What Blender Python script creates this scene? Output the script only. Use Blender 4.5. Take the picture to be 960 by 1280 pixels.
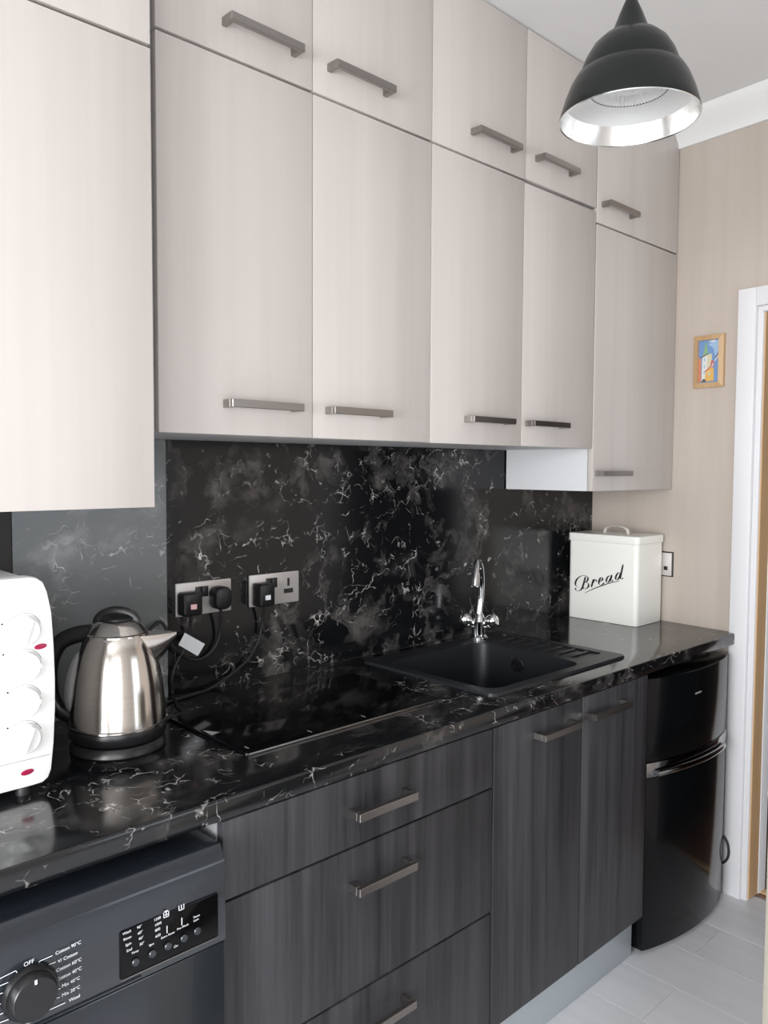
import bpy, bmesh, math, random
from mathutils import Vector, Matrix
random.seed(7)
S = bpy.context.scene
for o in list(bpy.data.objects): bpy.data.objects.remove(o)
COL = S.collection

# ------------------------------------------------------------------ camera
CAM = Vector((-0.3429, -1.7321, 1.4614)); YAW, PITCH, ROLL, FPX = 0.8122, -0.0540, 0.0050, 1001.32
FWD = Vector((math.cos(YAW)*math.cos(PITCH), math.sin(YAW)*math.cos(PITCH), math.sin(PITCH)))
_r = Vector((math.sin(YAW), -math.cos(YAW), 0)); _u = _r.cross(FWD)
RT = _r*math.cos(ROLL) + _u*math.sin(ROLL); UP = -_r*math.sin(ROLL) + _u*math.cos(ROLL)
cd = bpy.data.cameras.new('camera'); cam = bpy.data.objects.new('camera', cd); COL.objects.link(cam)
cd.sensor_fit = 'HORIZONTAL'; cd.sensor_width = 36.0; cd.lens = FPX/960*36.0; cd.clip_start = .01
m = Matrix((RT, UP, -FWD)).transposed().to_4x4(); m.translation = CAM
cam.matrix_world = m; S.camera = cam
def at(u, v, ax, val):                      # pixel of the 960x1280 frame -> point on an axis plane
    d = FWD + RT*((u-480)/FPX) - UP*((v-640)/FPX); i = 'xyz'.index(ax)
    return CAM + d*((val-CAM[i])/d[i])

# ------------------------------------------------------------------ world, daylight, exposure
W = bpy.data.worlds.new('world'); S.world = W; W.use_nodes = True
bg = W.node_tree.nodes['Background']; bg.inputs[0].default_value = (.80, .89, 1.0, 1); bg.inputs[1].default_value = 1.2
def area(name, loc, direction, sx, sy, power, col):
    l = bpy.data.lights.new(name, 'AREA'); l.shape = 'RECTANGLE'; l.size = sx; l.size_y = sy; l.energy = power; l.color = col
    o = bpy.data.objects.new(name, l); COL.objects.link(o); o.location = loc
    o.rotation_euler = Vector(direction).to_track_quat('-Z', 'Y').to_euler(); return o
area('window_daylight', (-1.40, -2.99, 1.28), (0, 1, -.15), 1.76, 1.60, 54, (.97, .985, 1.0))
area('back_door_daylight', (1.50, -2.99, 1.08), (0, 1, -.40), .98, 1.70, 7, (.92, .96, 1.0))
area('side_window_daylight', (-2.72, -1.75, 1.32), (1, 0, -.36), 1.6, 1.5, 180, (.97, .985, 1.0))
S.view_settings.view_transform = 'Standard'; S.view_settings.look = 'None'
S.view_settings.gamma = 1; S.view_settings.use_curve_mapping = False
S.view_settings.exposure = 0.0

# ------------------------------------------------------------------ materials
def mat(name, col=(.8,.8,.8), rough=.5, metal=0.0, spec=.5, coat=0.0, coat_rough=.05):
    m = bpy.data.materials.new(name); m.use_nodes = True; b = m.node_tree.nodes['Principled BSDF']
    b.inputs['Base Color'].default_value = (*col, 1); b.inputs['Roughness'].default_value = rough
    b.inputs['Metallic'].default_value = metal; b.inputs['Specular IOR Level'].default_value = spec
    b.inputs['Coat Weight'].default_value = coat; b.inputs['Coat Roughness'].default_value = coat_rough
    return m
class NT:
    def __init__(s, m): s.t = m.node_tree; s.b = s.t.nodes['Principled BSDF']
    def n(s, typ, **kw):
        x = s.t.nodes.new(typ)
        for k, v in kw.items(): setattr(x, k, v)
        return x
    def set(s, x, **kw):
        for k, v in kw.items(): x.inputs[k.replace('_', ' ')].default_value = v
        return x
    def l(s, a, b): s.t.links.new(a, b)
    def ramp(s, fac, stops):
        r = s.n('ShaderNodeValToRGB'); e = r.color_ramp.elements
        while len(e) < len(stops): e.new(.5)
        for i, (p, c) in enumerate(stops):
            e[i].position = p; e[i].color = (*c, 1) if len(c) == 3 else c
        s.l(fac, r.inputs[0]); return r.outputs[0]
    def mix(s, fac, a, b, typ='MIX'):
        x = s.n('ShaderNodeMix', data_type='RGBA', blend_type=typ)
        for soc, v in ((x.inputs[0], fac), (x.inputs[6], a), (x.inputs[7], b)):
            if isinstance(v, (int, float)): soc.default_value = v
            elif isinstance(v, tuple): soc.default_value = (*v, 1)
            else: s.l(v, soc)
        return x.outputs[2]
    def math(s, op, a, b=0.0):
        x = s.n('ShaderNodeMath', operation=op)
        for soc, v in ((x.inputs[0], a), (x.inputs[1], b)):
            if isinstance(v, (int, float)): soc.default_value = v
            else: s.l(v, soc)
        return x.outputs[0]
    def coords(s, scale=(1,1,1), vary=False):
        tc = s.n('ShaderNodeTexCoord'); mp = s.n('ShaderNodeMapping'); mp.inputs['Scale'].default_value = scale
        s.l(tc.outputs['Object'], mp.inputs['Vector'])
        if vary:
            oi = s.n('ShaderNodeObjectInfo'); cx = s.n('ShaderNodeCombineXYZ'); k = s.math('MULTIPLY', oi.outputs['Random'], 37.0)
            s.l(k, cx.inputs[0]); s.l(k, cx.inputs[2]); s.l(cx.outputs[0], mp.inputs['Location'])
        return mp.outputs[0]
    def noise(s, vec, scale, detail=4, rough=.5, dist=0.0):
        x = s.n('ShaderNodeTexNoise'); s.l(vec, x.inputs['Vector'])
        s.set(x, Scale=scale, Detail=detail, Roughness=rough, Distortion=dist); return x
    def bump(s, h, strength, dist=.001):
        x = s.n('ShaderNodeBump'); s.set(x, Strength=strength, Distance=dist); s.l(h, x.inputs['Height']); s.l(x.outputs[0], s.b.inputs['Normal'])

def wood(name, dark, light, rough, fine=90, streak=16, contrast=(.32, .68), axis='z', vary=True, bump=.04, spec=.5):
    m = mat(name, light, rough, spec=spec); t = NT(m)
    ln = .9
    sc = (1, 1, ln/30) if axis == 'z' else (1, ln/30, 1) if axis == 'y' else (ln/30, 1, 1)
    v = t.coords(sc, vary)
    a = t.noise(v, streak, 5, .6, .4); b = t.noise(v, fine, 4, .6); c = t.noise(v, 4, 2)
    f = t.math('ADD', t.math('MULTIPLY', a.outputs[0], .55), t.math('MULTIPLY', b.outputs[0], .25 if streak > 15 else .14))
    f = t.math('ADD', f, t.math('MULTIPLY', c.outputs[0], .20))
    t.l(t.ramp(f, [(contrast[0], dark), (contrast[1], light)]), t.b.inputs['Base Color'])
    t.bump(b.outputs[0], bump); return m

def marble(name, base, cloud, vein, rough, vein_amount=1.0, spec=.68):
    m = mat(name, base, rough, spec=spec); t = NT(m); v = t.coords()
    d1 = t.noise(v, 3.5, 5, .6); d2 = t.noise(v, 14, 3, .6)
    def warp(k1, k2):
        a = t.n('ShaderNodeVectorMath', operation='SCALE'); t.l(d1.outputs['Color'], a.inputs[0]); a.inputs['Scale'].default_value = k1
        b = t.n('ShaderNodeVectorMath', operation='SCALE'); t.l(d2.outputs['Color'], b.inputs[0]); b.inputs['Scale'].default_value = k2
        c = t.n('ShaderNodeVectorMath', operation='ADD'); t.l(a.outputs[0], c.inputs[0]); t.l(b.outputs[0], c.inputs[1])
        e = t.n('ShaderNodeVectorMath', operation='ADD'); t.l(c.outputs[0], e.inputs[0]); t.l(v, e.inputs[1]); return e.outputs[0]
    def veins(vec, scale, w):
        x = t.n('ShaderNodeTexVoronoi', feature='DISTANCE_TO_EDGE'); t.l(vec, x.inputs['Vector']); x.inputs['Scale'].default_value = scale
        return t.ramp(x.outputs['Distance'], [(0.0, (1,1,1)), (w, (0,0,0))])
    def mask(scale, lo, hi, det=3):
        return t.ramp(t.noise(v, scale, det, .6, .5).outputs[0], [(lo, (0,0,0)), (hi, (1,1,1))])
    cl = mask(5.0, .54, .64, 5); cl2 = mask(11, .46, .66, 5)
    c = t.mix(t.math('MULTIPLY', cl, cl2), base, cloud)
    rid = t.math('ABSOLUTE', t.math('SUBTRACT', t.noise(warp(.25, .03), 3.4, 5, .55, .8).outputs[0], .5))
    wisp = t.mix(1.0, t.ramp(rid, [(0.0, (1,1,1)), (.045, (0,0,0))]), mask(3.6, .46, .58), 'MULTIPLY')
    tex = t.ramp(t.noise(v, 22, 5, .7).outputs[0], [(.30, (.25,.25,.25)), (.70, (1,1,1))])
    c = t.mix(t.math('MULTIPLY', t.mix(1.0, wisp, tex, 'MULTIPLY'), .85), c, cloud)
    v1 = t.mix(1.0, veins(warp(.38, .05), 6.5, .011), mask(6, .50, .62), 'MULTIPLY')
    v2 = t.mix(1.0, veins(warp(.20, .035), 17, .026), mask(7.5, .55, .65), 'MULTIPLY')
    v3 = t.mix(1.0, veins(warp(.12, .022), 34, .045), mask(10, .58, .67), 'MULTIPLY')
    allv = t.mix(1.0, t.mix(1.0, v1, v2, 'LIGHTEN'), v3, 'LIGHTEN')
    brk = t.ramp(t.noise(v, 26, 3, .6).outputs[0], [(.44, (0,0,0)), (.62, (1,1,1))])
    amt = t.math('MULTIPLY', t.mix(1.0, allv, brk, 'MULTIPLY'), 1.15*vein_amount)
    flecks = t.ramp(t.noise(warp(.5, .05), 16, 2, .5).outputs[0], [(.70, (0,0,0)), (.76, (.8,.8,.8))])
    c = t.mix(t.math('MINIMUM', t.math('ADD', amt, t.math('MULTIPLY', flecks, .7*vein_amount)), 1.0), c, vein)
    t.l(c, t.b.inputs['Base Color']); return m

M = {}
M['pale'] = wood('pale_wood', (.455,.413,.386), (.565,.526,.500), .42, contrast=(.25,.62), fine=45, streak=7)
M['dark'] = wood('charcoal_wood', (.007,.0075,.0095), (.060,.058,.064), .42, contrast=(.38,.66), fine=110, streak=22, bump=.10, spec=.48)
M['marble'] = marble('black_marble', (.0055,.006,.007), (.085,.080,.077), (.58,.56,.54), .13)
M['marble_sheet'] = marble('black_marble_sheet', (.0055,.006,.007), (.105,.097,.092), (.58,.56,.54), .15, 1.0, .40)
M['marble_painted_sheen'] = marble('marble_sheet_painted_sheen', (.120,.128,.130), (.30,.30,.30), (.58,.57,.56), .34, .9)  # base and clouds lightened to stand in for reflected window light
M['carcass'] = mat('white_melamine', (.62,.62,.63), .45)
M['carcass_dark'] = mat('grey_melamine', (.30,.30,.31), .5)
M['nickel'] = mat('brushed_nickel', (.33,.31,.295), .30, 1.0)
M['chrome'] = mat('chrome', (.78,.78,.79), .07, 1.0)
M['steel'] = mat('brushed_steel', (.66,.62,.58), .15, 1.0)
def _steel():
    t = NT(M['steel']); v = t.coords((1,1,60)); n = t.noise(v, 6, 3)
    t.l(t.ramp(n.outputs[0], [(.3, (.63,.59,.55)), (.7, (.68,.64,.60))]), t.b.inputs['Base Color'])
_steel()
M['plate'] = mat('satin_plate', (.60,.57,.55), .42, .55)
M['gauge'] = mat('smoky_plastic', (.34,.34,.34), .3)
M['black'] = mat('black_plastic', (.008,.008,.009), .32)
M['black_soft'] = mat('black_rubber', (.012,.012,.013), .5)
M['glass_black'] = mat('black_glass', (.002,.002,.0025), .10, spec=.22)
M['sinkmat'] = mat('black_composite', (.010,.0115,.014), .40)
M['wm'] = mat('gloss_black_enamel', (.013,.0165,.0215), .20, spec=.6, coat=.3)
M['dark_chrome'] = mat('dark_chrome', (.30,.30,.31), .10, 1.0)
M['fridge'] = mat('fridge_black', (.003,.0035,.004), .14, spec=.22)
M['white_enamel'] = mat('white_enamel', (.88,.88,.87), .28)
M['cream_enamel'] = mat('cream_enamel', (.83,.82,.77), .33)
M['ink'] = mat('black_ink', (.01,.01,.01), .5)
M['print'] = mat('white_print', (.75,.77,.80), .5)
M['greyprint'] = mat('grey_print', (.28,.28,.28), .6)
M['red'] = mat('red_badge', (.30,.008,.05), .25)
M['pinklabel'] = mat('pink_label', (.80,.50,.50), .5)
M['whitelabel'] = mat('white_label', (.72,.74,.76), .5)
M['shade'] = mat('black_gloss_paint', (.005,.0065,.0065), .26, spec=.35)
M['silver'] = mat('silver_lining', (.86,.86,.85), .22, 1.0)
M['reflector'] = mat('white_reflector', (.88,.88,.87), .35, .35)
M['plinth'] = mat('silver_plinth', (.50,.55,.58), .42, .5)
M['paint'] = mat('grey_white_paint', (.69,.685,.70), .4)
M['coving'] = mat('white_paint', (.69,.69,.68), .6)
M['pine'] = wood('pine', (.42,.25,.125), (.60,.40,.225), .4, contrast=(.3,.7), vary=False)
M['framewood'] = wood('frame_wood', (.38,.23,.11), (.53,.36,.20), .45, contrast=(.3,.7))
M['cupboard'] = mat('cream_paint', (.24,.225,.185), .5)
M['dark_hall'] = mat('hall_wall', (.10,.055,.045), .8)
M['hall_floor'] = mat('hall_floor', (.25,.13,.08), .6)
def plaster(name, c1, c2, scale=3, rough=.75, axis=(1,1,1)):
    m = mat(name, c1, rough); t = NT(m); v = t.coords(axis); n = t.noise(v, scale, 4, .55)
    t.l(t.ramp(n.outputs[0], [(.35, c1), (.65, c2)]), t.b.inputs['Base Color'])
    b = t.noise(t.coords(), 160, 3); t.bump(b.outputs[0], .08); return m
M['endwall'] = plaster('beige_wallpaper', (.435,.375,.325), (.47,.41,.36), 7, .7, (3,3,.15))
M['wall'] = plaster('warm_white_wall', (.52,.49,.46), (.55,.52,.49))
M['ceil'] = plaster('white_ceiling', (.66,.652,.642), (.68,.672,.662))
M['plank'] = wood('grey_laminate', (.54,.54,.56), (.68,.68,.70), .36, contrast=(.30,.66), fine=60, streak=10, axis='y')
M['groove'] = mat('plank_joint', (.30,.29,.29), .8)

# ------------------------------------------------------------------ mesh helpers
WL = {}
def wloc(o): return WL.get(o.name, Vector((0,0,0))) if o else Vector((0,0,0))
def finish(name, bm, mt, parent=None, local=False, smooth=False):
    bmesh.ops.recalc_face_normals(bm, faces=bm.faces)
    if parent is not None and not local:
        bmesh.ops.translate(bm, vec=-wloc(parent), verts=bm.verts)
    me = bpy.data.meshes.new(name); bm.to_mesh(me); bm.free()
    for p in me.polygons: p.use_smooth = bool(smooth)
    if smooth and smooth is not True:
        me.set_sharp_from_angle(angle=math.radians(smooth))
    me.materials.append(M[mt] if isinstance(mt, str) else mt)
    o = bpy.data.objects.new(name, me); COL.objects.link(o)
    if parent is not None: o.parent = parent; WL[o.name] = wloc(parent).copy() if not local else Vector((0,0,0))
    return o
def tag(o, label=None, cat=None, group=None, kind=None):
    if label: o['label'] = label
    if cat: o['category'] = cat
    if group: o['group'] = group
    if kind: o['kind'] = kind
    return o
def thing(name, loc, label, cat, group=None):
    o = bpy.data.objects.new(name, None); o.empty_display_size = .05; COL.objects.link(o); o.location = loc
    WL[o.name] = Vector(loc); return tag(o, label, cat, group)
def setting(name, loc=(0,0,0)):
    o = bpy.data.objects.new(name, None); COL.objects.link(o); o.location = loc; WL[o.name] = Vector(loc); o['kind'] = 'structure'; return o
def add_box(bm, a, b, bevel=0, seg=2):
    r = bmesh.ops.create_cube(bm, size=1); vs = r['verts']
    for v in vs: v.co = Vector([a[i] if v.co[i] < 0 else b[i] for i in range(3)])
    if bevel:
        es = list({e for v in vs for e in v.link_edges})
        bmesh.ops.bevel(bm, geom=es, offset=bevel, segments=seg, affect='EDGES', profile=.5)
def box(name, a, b, mt, parent=None, bevel=0, local=False, seg=2):
    bm = bmesh.new(); add_box(bm, a, b, bevel, seg); return finish(name, bm, mt, parent, local, smooth=30 if bevel else False)
def boxes(name, lst, mt, parent=None, bevel=0, local=False):
    bm = bmesh.new()
    for a, b in lst: add_box(bm, a, b, bevel)
    return finish(name, bm, mt, parent, local, smooth=30 if bevel else False)
def add_prism(bm, pts, O, ax, ay, az, h0, h1, bevel=0, seg=2, both=False):
    O, ax, ay, az = map(Vector, (O, ax, ay, az))
    lo = [bm.verts.new(O+ax*p[0]+ay*p[1]+az*h0) for p in pts]; hi = [bm.verts.new(O+ax*p[0]+ay*p[1]+az*h1) for p in pts]
    n = len(pts); f0 = bm.faces.new(lo); f1 = bm.faces.new(hi)
    for i in range(n): bm.faces.new((lo[i], lo[(i+1) % n], hi[(i+1) % n], hi[i]))
    if bevel:
        es = list(f1.edges) + (list(f0.edges) if both else [])
        bmesh.ops.recalc_face_normals(bm, faces=bm.faces)
        bmesh.ops.bevel(bm, geom=es, offset=bevel, segments=seg, affect='EDGES', profile=.5)
def prism(name, pts, O, ax, ay, az, h0, h1, mt, parent=None, bevel=0, smooth=30, local=False, both=False, seg=2):
    bm = bmesh.new(); add_prism(bm, pts, O, ax, ay, az, h0, h1, bevel, seg, both)
    return finish(name, bm, mt, parent, local, smooth=smooth)
def rrect(x0, x1, y0, y1, r, n=5):
    out = []
    for cx, cy, a0 in ((x1-r, y0+r, -90), (x1-r, y1-r, 0), (x0+r, y1-r, 90), (x0+r, y0+r, 180)):
        for i in range(n+1):
            a = math.radians(a0+90*i/n); out.append((cx+r*math.cos(a), cy+r*math.sin(a)))
    return out
def circle(cx, cy, r, n=32, ry=None, tilt=0):
    ry = ry or r; c, s = math.cos(tilt), math.sin(tilt); out = []
    for i in range(n):
        a = 2*math.pi*i/n; x, y = r*math.cos(a), ry*math.sin(a); out.append((cx+x*c-y*s, cy+x*s+y*c))
    return out
def add_lathe(bm, prof, O=(0,0,0), ax=(1,0,0), ay=(0,1,0), az=(0,0,1), n=48, cap=True):
    O, ax, ay, az = map(Vector, (O, ax, ay, az)); rings = []
    for r, z in prof:
        if r < 1e-6: rings.append([bm.verts.new(O+az*z)])
        else: rings.append([bm.verts.new(O+ax*(r*math.cos(2*math.pi*i/n))+ay*(r*math.sin(2*math.pi*i/n))+az*z) for i in range(n)])
    for a, b in zip(rings, rings[1:]):
        for i in range(n):
            j = (i+1) % n
            q = [a[i % len(a)], a[j % len(a)], b[j % len(b)], b[i % len(b)]]
            q2 = []
            for v in q:
                if v not in q2: q2.append(v)
            if len(q2) > 2: bm.faces.new(q2)
    if cap:
        for r in (rings[0], rings[-1]):
            if len(r) > 2: bm.faces.new(r)
def lathe(name, prof, mt, parent=None, O=(0,0,0), ax=(1,0,0), ay=(0,1,0), az=(0,0,1), n=48, cap=True, local=False, smooth=35):
    bm = bmesh.new(); add_lathe(bm, prof, O, ax, ay, az, n, cap); return finish(name, bm, mt, parent, local, smooth)
def spline(pts, k=8):
    P = [Vector(p) for p in pts]; P = [P[0]*2-P[1]] + P + [P[-1]*2-P[-2]]; out = []
    for i in range(1, len(P)-2):
        a, b, c, d = P[i-1:i+3]
        for j in range(k):
            t = j/k; out.append(.5*((2*b)+(c-a)*t+(2*a-5*b+4*c-d)*t*t+(3*b-a-3*c+d)*t**3))
    out.append(P[-2]); return out
def add_tube(bm, pts, r, n=10, flat=1.0):
    pts = [Vector(p) for p in pts]; rings = []; up = Vector((0,0,1)); N = None
    for i, p in enumerate(pts):
        t = (pts[min(i+1, len(pts)-1)]-pts[max(i-1, 0)]).normalized()
        if N is None: N = t.cross(up) if abs(t.z) < .95 else t.cross(Vector((1,0,0)))
        N = (N - t*N.dot(t)).normalized(); B = t.cross(N)
        rr = r[i] if isinstance(r, (list, tuple)) else r
        rings.append([bm.verts.new(p+N*(rr*math.cos(2*math.pi*k/n))+B*(rr*flat*math.sin(2*math.pi*k/n))) for k in range(n)])
    for a, b in zip(rings, rings[1:]):
        for k in range(n): bm.faces.new((a[k], a[(k+1) % n], b[(k+1) % n], b[k]))
    bm.faces.new(rings[0]); bm.faces.new(rings[-1])
def tube(name, pts, r, mt, parent=None, n=10, local=False, k=8, flat=1.0):
    q = spline(pts, k)
    if isinstance(r, (list, tuple)):
        L = len(q); r = [r[min(int(i/k), len(r)-1)] + (r[min(int(i/k)+1, len(r)-1)]-r[min(int(i/k), len(r)-1)])*((i % k)/k) for i in range(L)]
    bm = bmesh.new(); add_tube(bm, q, r, n, flat); return finish(name, bm, mt, parent, local, smooth=60)
def text(name, body, size, O, ax, ay, mt, parent, align='LEFT', shear=0.0):
    c = bpy.data.curves.new(name, 'FONT'); c.body = body; c.size = size; c.align_x = align; c.align_y = 'CENTER'; c.shear = shear
    t = bpy.data.objects.new(name, c); COL.objects.link(t); bpy.context.view_layer.update()
    me = bpy.data.meshes.new_from_object(t.evaluated_get(bpy.context.evaluated_depsgraph_get()))
    bpy.data.objects.remove(t); O, ax, ay = Vector(O), Vector(ax), Vector(ay); o0 = wloc(parent)
    for v in me.vertices: v.co = O+ax*v.co.x+ay*v.co.y-o0
    me.materials.clear(); me.materials.append(M[mt]); o = bpy.data.objects.new(name, me); COL.objects.link(o); o.parent = parent; return o

# ------------------------------------------------------------------ the end wall's own axes
SL = 0.0867; WX0 = 2.4374
def wx(y): return WX0 + SL*y
ET = Vector((-SL, -1, 0)).normalized()            # along the wall, away from the corner
EN = Vector((-1, SL, 0)).normalized()             # out of the wall into the room
def ew(y, z=0.0): return Vector((wx(y), y, z))
def ebox(bm, y0, y1, z0, z1, c0, c1, bevel=0):    # y0 > y1: from the corner outwards
    a = ew(y0); L = (y0-y1)/abs(ET.y)
    add_prism(bm, [(0, z0), (L, z0), (L, z1), (0, z1)], a, ET, (0,0,1), EN, c0, c1, bevel)
def eobj(name, lst, mt, parent=None, bevel=0):
    bm = bmesh.new()
    for t in lst: ebox(bm, *t, bevel=bevel)
    return finish(name, bm, mt, parent, smooth=30 if bevel else False)

# ------------------------------------------------------------------ room shell
ZC = 2.683; XL = -2.60; YF = -2.90
tag(box('wall_back', (XL-.1, .010, 0), (WX0+.12, .11, ZC), 'wall'), kind='structure')
DY0, DY1, DZ = -.660, -1.42, 1.985
tag(eobj('wall_right', [(.01, DY0, 0, ZC, -.11, 0), (DY0, DY1, DZ, ZC, -.11, 0), (DY1, YF-.1, 0, ZC, -.11, 0)], 'endwall'), kind='structure')
vya, vyb, vza, vzb = -2.60, -.90, .46, 2.04
tag(boxes('wall_left', [((XL-.1, YF, 0), (XL, vya, ZC)), ((XL-.1, vyb, 0), (XL, .01, ZC)), ((XL-.1, vya, 0), (XL, vyb, vza)), ((XL-.1, vya, vzb), (XL, vyb, ZC))], 'wall'), kind='structure')
win2 = setting('window_2', (XL, vya, vza))
boxes('window_frame', [((XL-.07, vya, vza), (XL-.02, vya+.05, vzb)), ((XL-.07, vyb-.05, vza), (XL-.02, vyb, vzb)), ((XL-.07, vya+.05, vza), (XL-.02, vyb-.05, vza+.05)), ((XL-.07, vya+.05, vzb-.05), (XL-.02, vyb-.05, vzb))], 'coving', win2, .004)
box('window_sill', (XL-.02, vya-.05, vza-.03), (XL+.10, vyb+.05, vza), 'coving', win2, .006)
wxa, wxb, wza, wzb = -2.32, -.48, .46, 2.10
gxa, gxb, gza, gzb = .98, 2.02, .18, 1.98
tag(boxes('wall_front', [((XL-.1, YF-.1, 0), (wxa, YF, ZC)), ((wxa, YF-.1, 0), (wxb, YF, wza)), ((wxa, YF-.1, wzb), (wxb, YF, ZC)), ((wxb, YF-.1, 0), (gxa, YF, ZC)),
     ((gxa, YF-.1, 0), (gxb, YF, gza)), ((gxa, YF-.1, gzb), (gxb, YF, ZC)), ((gxb, YF-.1, 0), (2.3, YF, ZC))], 'wall'), kind='structure')
win3 = setting('window_3', (gxa, YF, gza))
boxes('window_frame', [((gxa, YF-.08, gza), (gxa+.05, YF-.03, gzb)), ((gxb-.05, YF-.08, gza), (gxb, YF-.03, gzb)), ((gxa+.05, YF-.08, gza), (gxb-.05, YF-.03, gza+.05)), ((gxa+.05, YF-.08, gzb-.05), (gxb-.05, YF-.03, gzb))], 'coving', win3, .004)
win = setting('window_1', (wxa, YF, wza))
boxes('window_frame', [((wxa, YF-.08, wza), (wxa+.05, YF-.03, wzb)), ((wxb-.05, YF-.08, wza), (wxb, YF-.03, wzb)),
     ((wxa+.05, YF-.08, wza), (wxb-.05, YF-.03, wza+.05)), ((wxa+.05, YF-.08, wzb-.05), (wxb-.05, YF-.03, wzb)),
     ((-1.43, YF-.08, wza+.05), (-1.37, YF-.03, wzb-.05))], 'coving', win, .004)
box('window_sill', (wxa-.05, YF-.02, wza-.03), (wxb+.05, YF+.10, wza), 'coving', win, .006)
tag(box('ceiling', (XL-.1, YF-.1, ZC), (WX0+.12, .11, ZC+.1), 'ceil'), kind='structure')
# floor: planks run across the room
fl = box('floor', (XL-.1, YF-.1, -.06), (WX0+.01, .11, -.004), 'groove'); fl['kind'] = 'structure'
row = 0; x = 1.575-.19*18
while x < 2.40:
    if x+.19 > XL:
        off = {1.575: -.716, 1.955: -.677}.get(round(x, 3), -.30-.413*((row*5) % 3)/1.0 - random.uniform(0, .2))
        ys = [off+1.28*k for k in range(-2, 3)]
        for y0 in ys:
            a, b = max(y0, YF), min(y0+1.28, .01)
            if b-a > .02:
                pl = box('plank', (max(x, XL)+.0006, a+.0006, -.012), (min(x+.19, 2.43)-.0006, b-.0006, 0), 'plank', fl, .0007, seg=1)
    x += .19; row += 1
# coving on the end wall
prof = [(0, ZC), (0, 2.592), (.012, 2.592), (.016, 2.606), (.034, 2.628), (.060, 2.652), (.078, 2.668), (.082, 2.676), (.088, 2.683)]
cv = prism('trim_1', [(p, z) for p, z in prof], ew(-.346), EN, (0,0,1), ET, 0, 2.20, 'coving', smooth=40); cv['kind'] = 'structure'
# doorway
d1 = setting('door_1', tuple(ew(DY0)))
LY = -.580
eobj('architrave', [(LY, -.641, 0, 2.062, .0005, .016)], 'paint', d1, .003)
eobj('architrave', [(-.641, -1.44, 2.0005, 2.062, .0005, .016)], 'paint', d1, .003)
eobj('architrave', [(-1.44, -1.50, 0, 2.062, .0005, .016)], 'paint', d1, .003)
eobj('door_jamb', [(-.6415, -.661, 0, 1.9995, -.11, .003), (-.661, -1.42, DZ-.004, 1.9995, -.11, .010), (-1.42, -1.4395, 0, 1.9995, -.11, .010)], 'paint', d1, .002)
eobj('jamb_lining', [(-.6612, -.666, .004, DZ-.006, -.066, -.006)], 'pine', d1)
eobj('door_stop', [(-.6612, -.668, .004, DZ-.006, -.115, -.067)], 'paint', d1, .002)
eobj('threshold', [(-.6612, -1.4195, .0005, .008, -.112, -.082)], 'pine', d1, .002)
# hallway beyond the doorway
tag(boxes('wall_hall', [((3.62, -2.0, 0), (3.70, 0.2, 2.683)), ((2.56, .1, 0), (3.62, .2, 2.683)), ((2.45, -2.0, 0), (3.62, -1.9, 2.683)), ((2.45, -2.0, 2.683), (3.70, .2, 2.75))], 'dark_hall'), kind='structure')
tag(box('floor_hall', (2.452, -2.0, -.06), (3.70, .2, -.002), 'hall_floor'), kind='structure')

# ------------------------------------------------------------------ splashback, worktop
sp = thing('splashback_sheet', (.588, .004, .91), 'black marble splashback sheet with white veins behind the hob and sink', 'splashback')
box('sheet', (.588, 0, .9105), (2.434, .0095, 1.60), 'marble_sheet', sp)
sq = thing('splashback_sheet', (.234, .004, .91), 'marble splashback sheet behind the kettle with window sheen painted in', 'splashback')
box('sheet', (.236, -.0015, .9105), (.5865, .0095, 1.60), 'marble_painted_sheen', sq)
bp = thing('wall_panel', (-.3, .004, .91), 'plain black panel on the wall behind the white oven', 'panel')
box('panel', (-.45, -.004, .9105), (.234, .0095, 1.60), 'black', bp, .001)

CT = .91; CB = .872
wt = thing('worktop', (.9, -.3, CB), 'long black marble-effect worktop with white veins', 'worktop')
bm = bmesh.new()
BX0, BX1, BY0, BY1 = 1.186, 1.605, -.508, -.118
XW0 = -.40
fp = [(-.5150, CB), (-.5975, CB), (-.6, CB+.0025), (-.6, CT-.005), (-.5996, CT-.0031), (-.5985, CT-.0015), (-.5969, CT-.0004), (-.595, CT), (-.5150, CT)]
lo = [bm.verts.new((XW0, y, z)) for y, z in fp]; hi = [bm.verts.new((wx(y)-.001, y, z)) for y, z in fp]
bm.faces.new(lo); bm.faces.new(hi)
for i in range(len(fp)): bm.faces.new((lo[i], lo[(i+1) % len(fp)], hi[(i+1) % len(fp)], hi[i]))
def slab(xa, xb, ya, yb):
    c = [(xa, ya), (xb if xb else wx(ya)-.001, ya), (xb if xb else wx(yb)-.001, yb), (xa, yb)]
    add_prism(bm, c, (0,0,0), (1,0,0), (0,1,0), (0,0,1), CB, CT)
slab(XW0, BX0, -.515, 0); slab(BX0, BX1, BY1, 0); slab(BX0, BX1, -.515, BY0); slab(BX1, None, -.515, 0)
finish('worktop_slab', bm, 'marble', wt, smooth=50)

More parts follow.
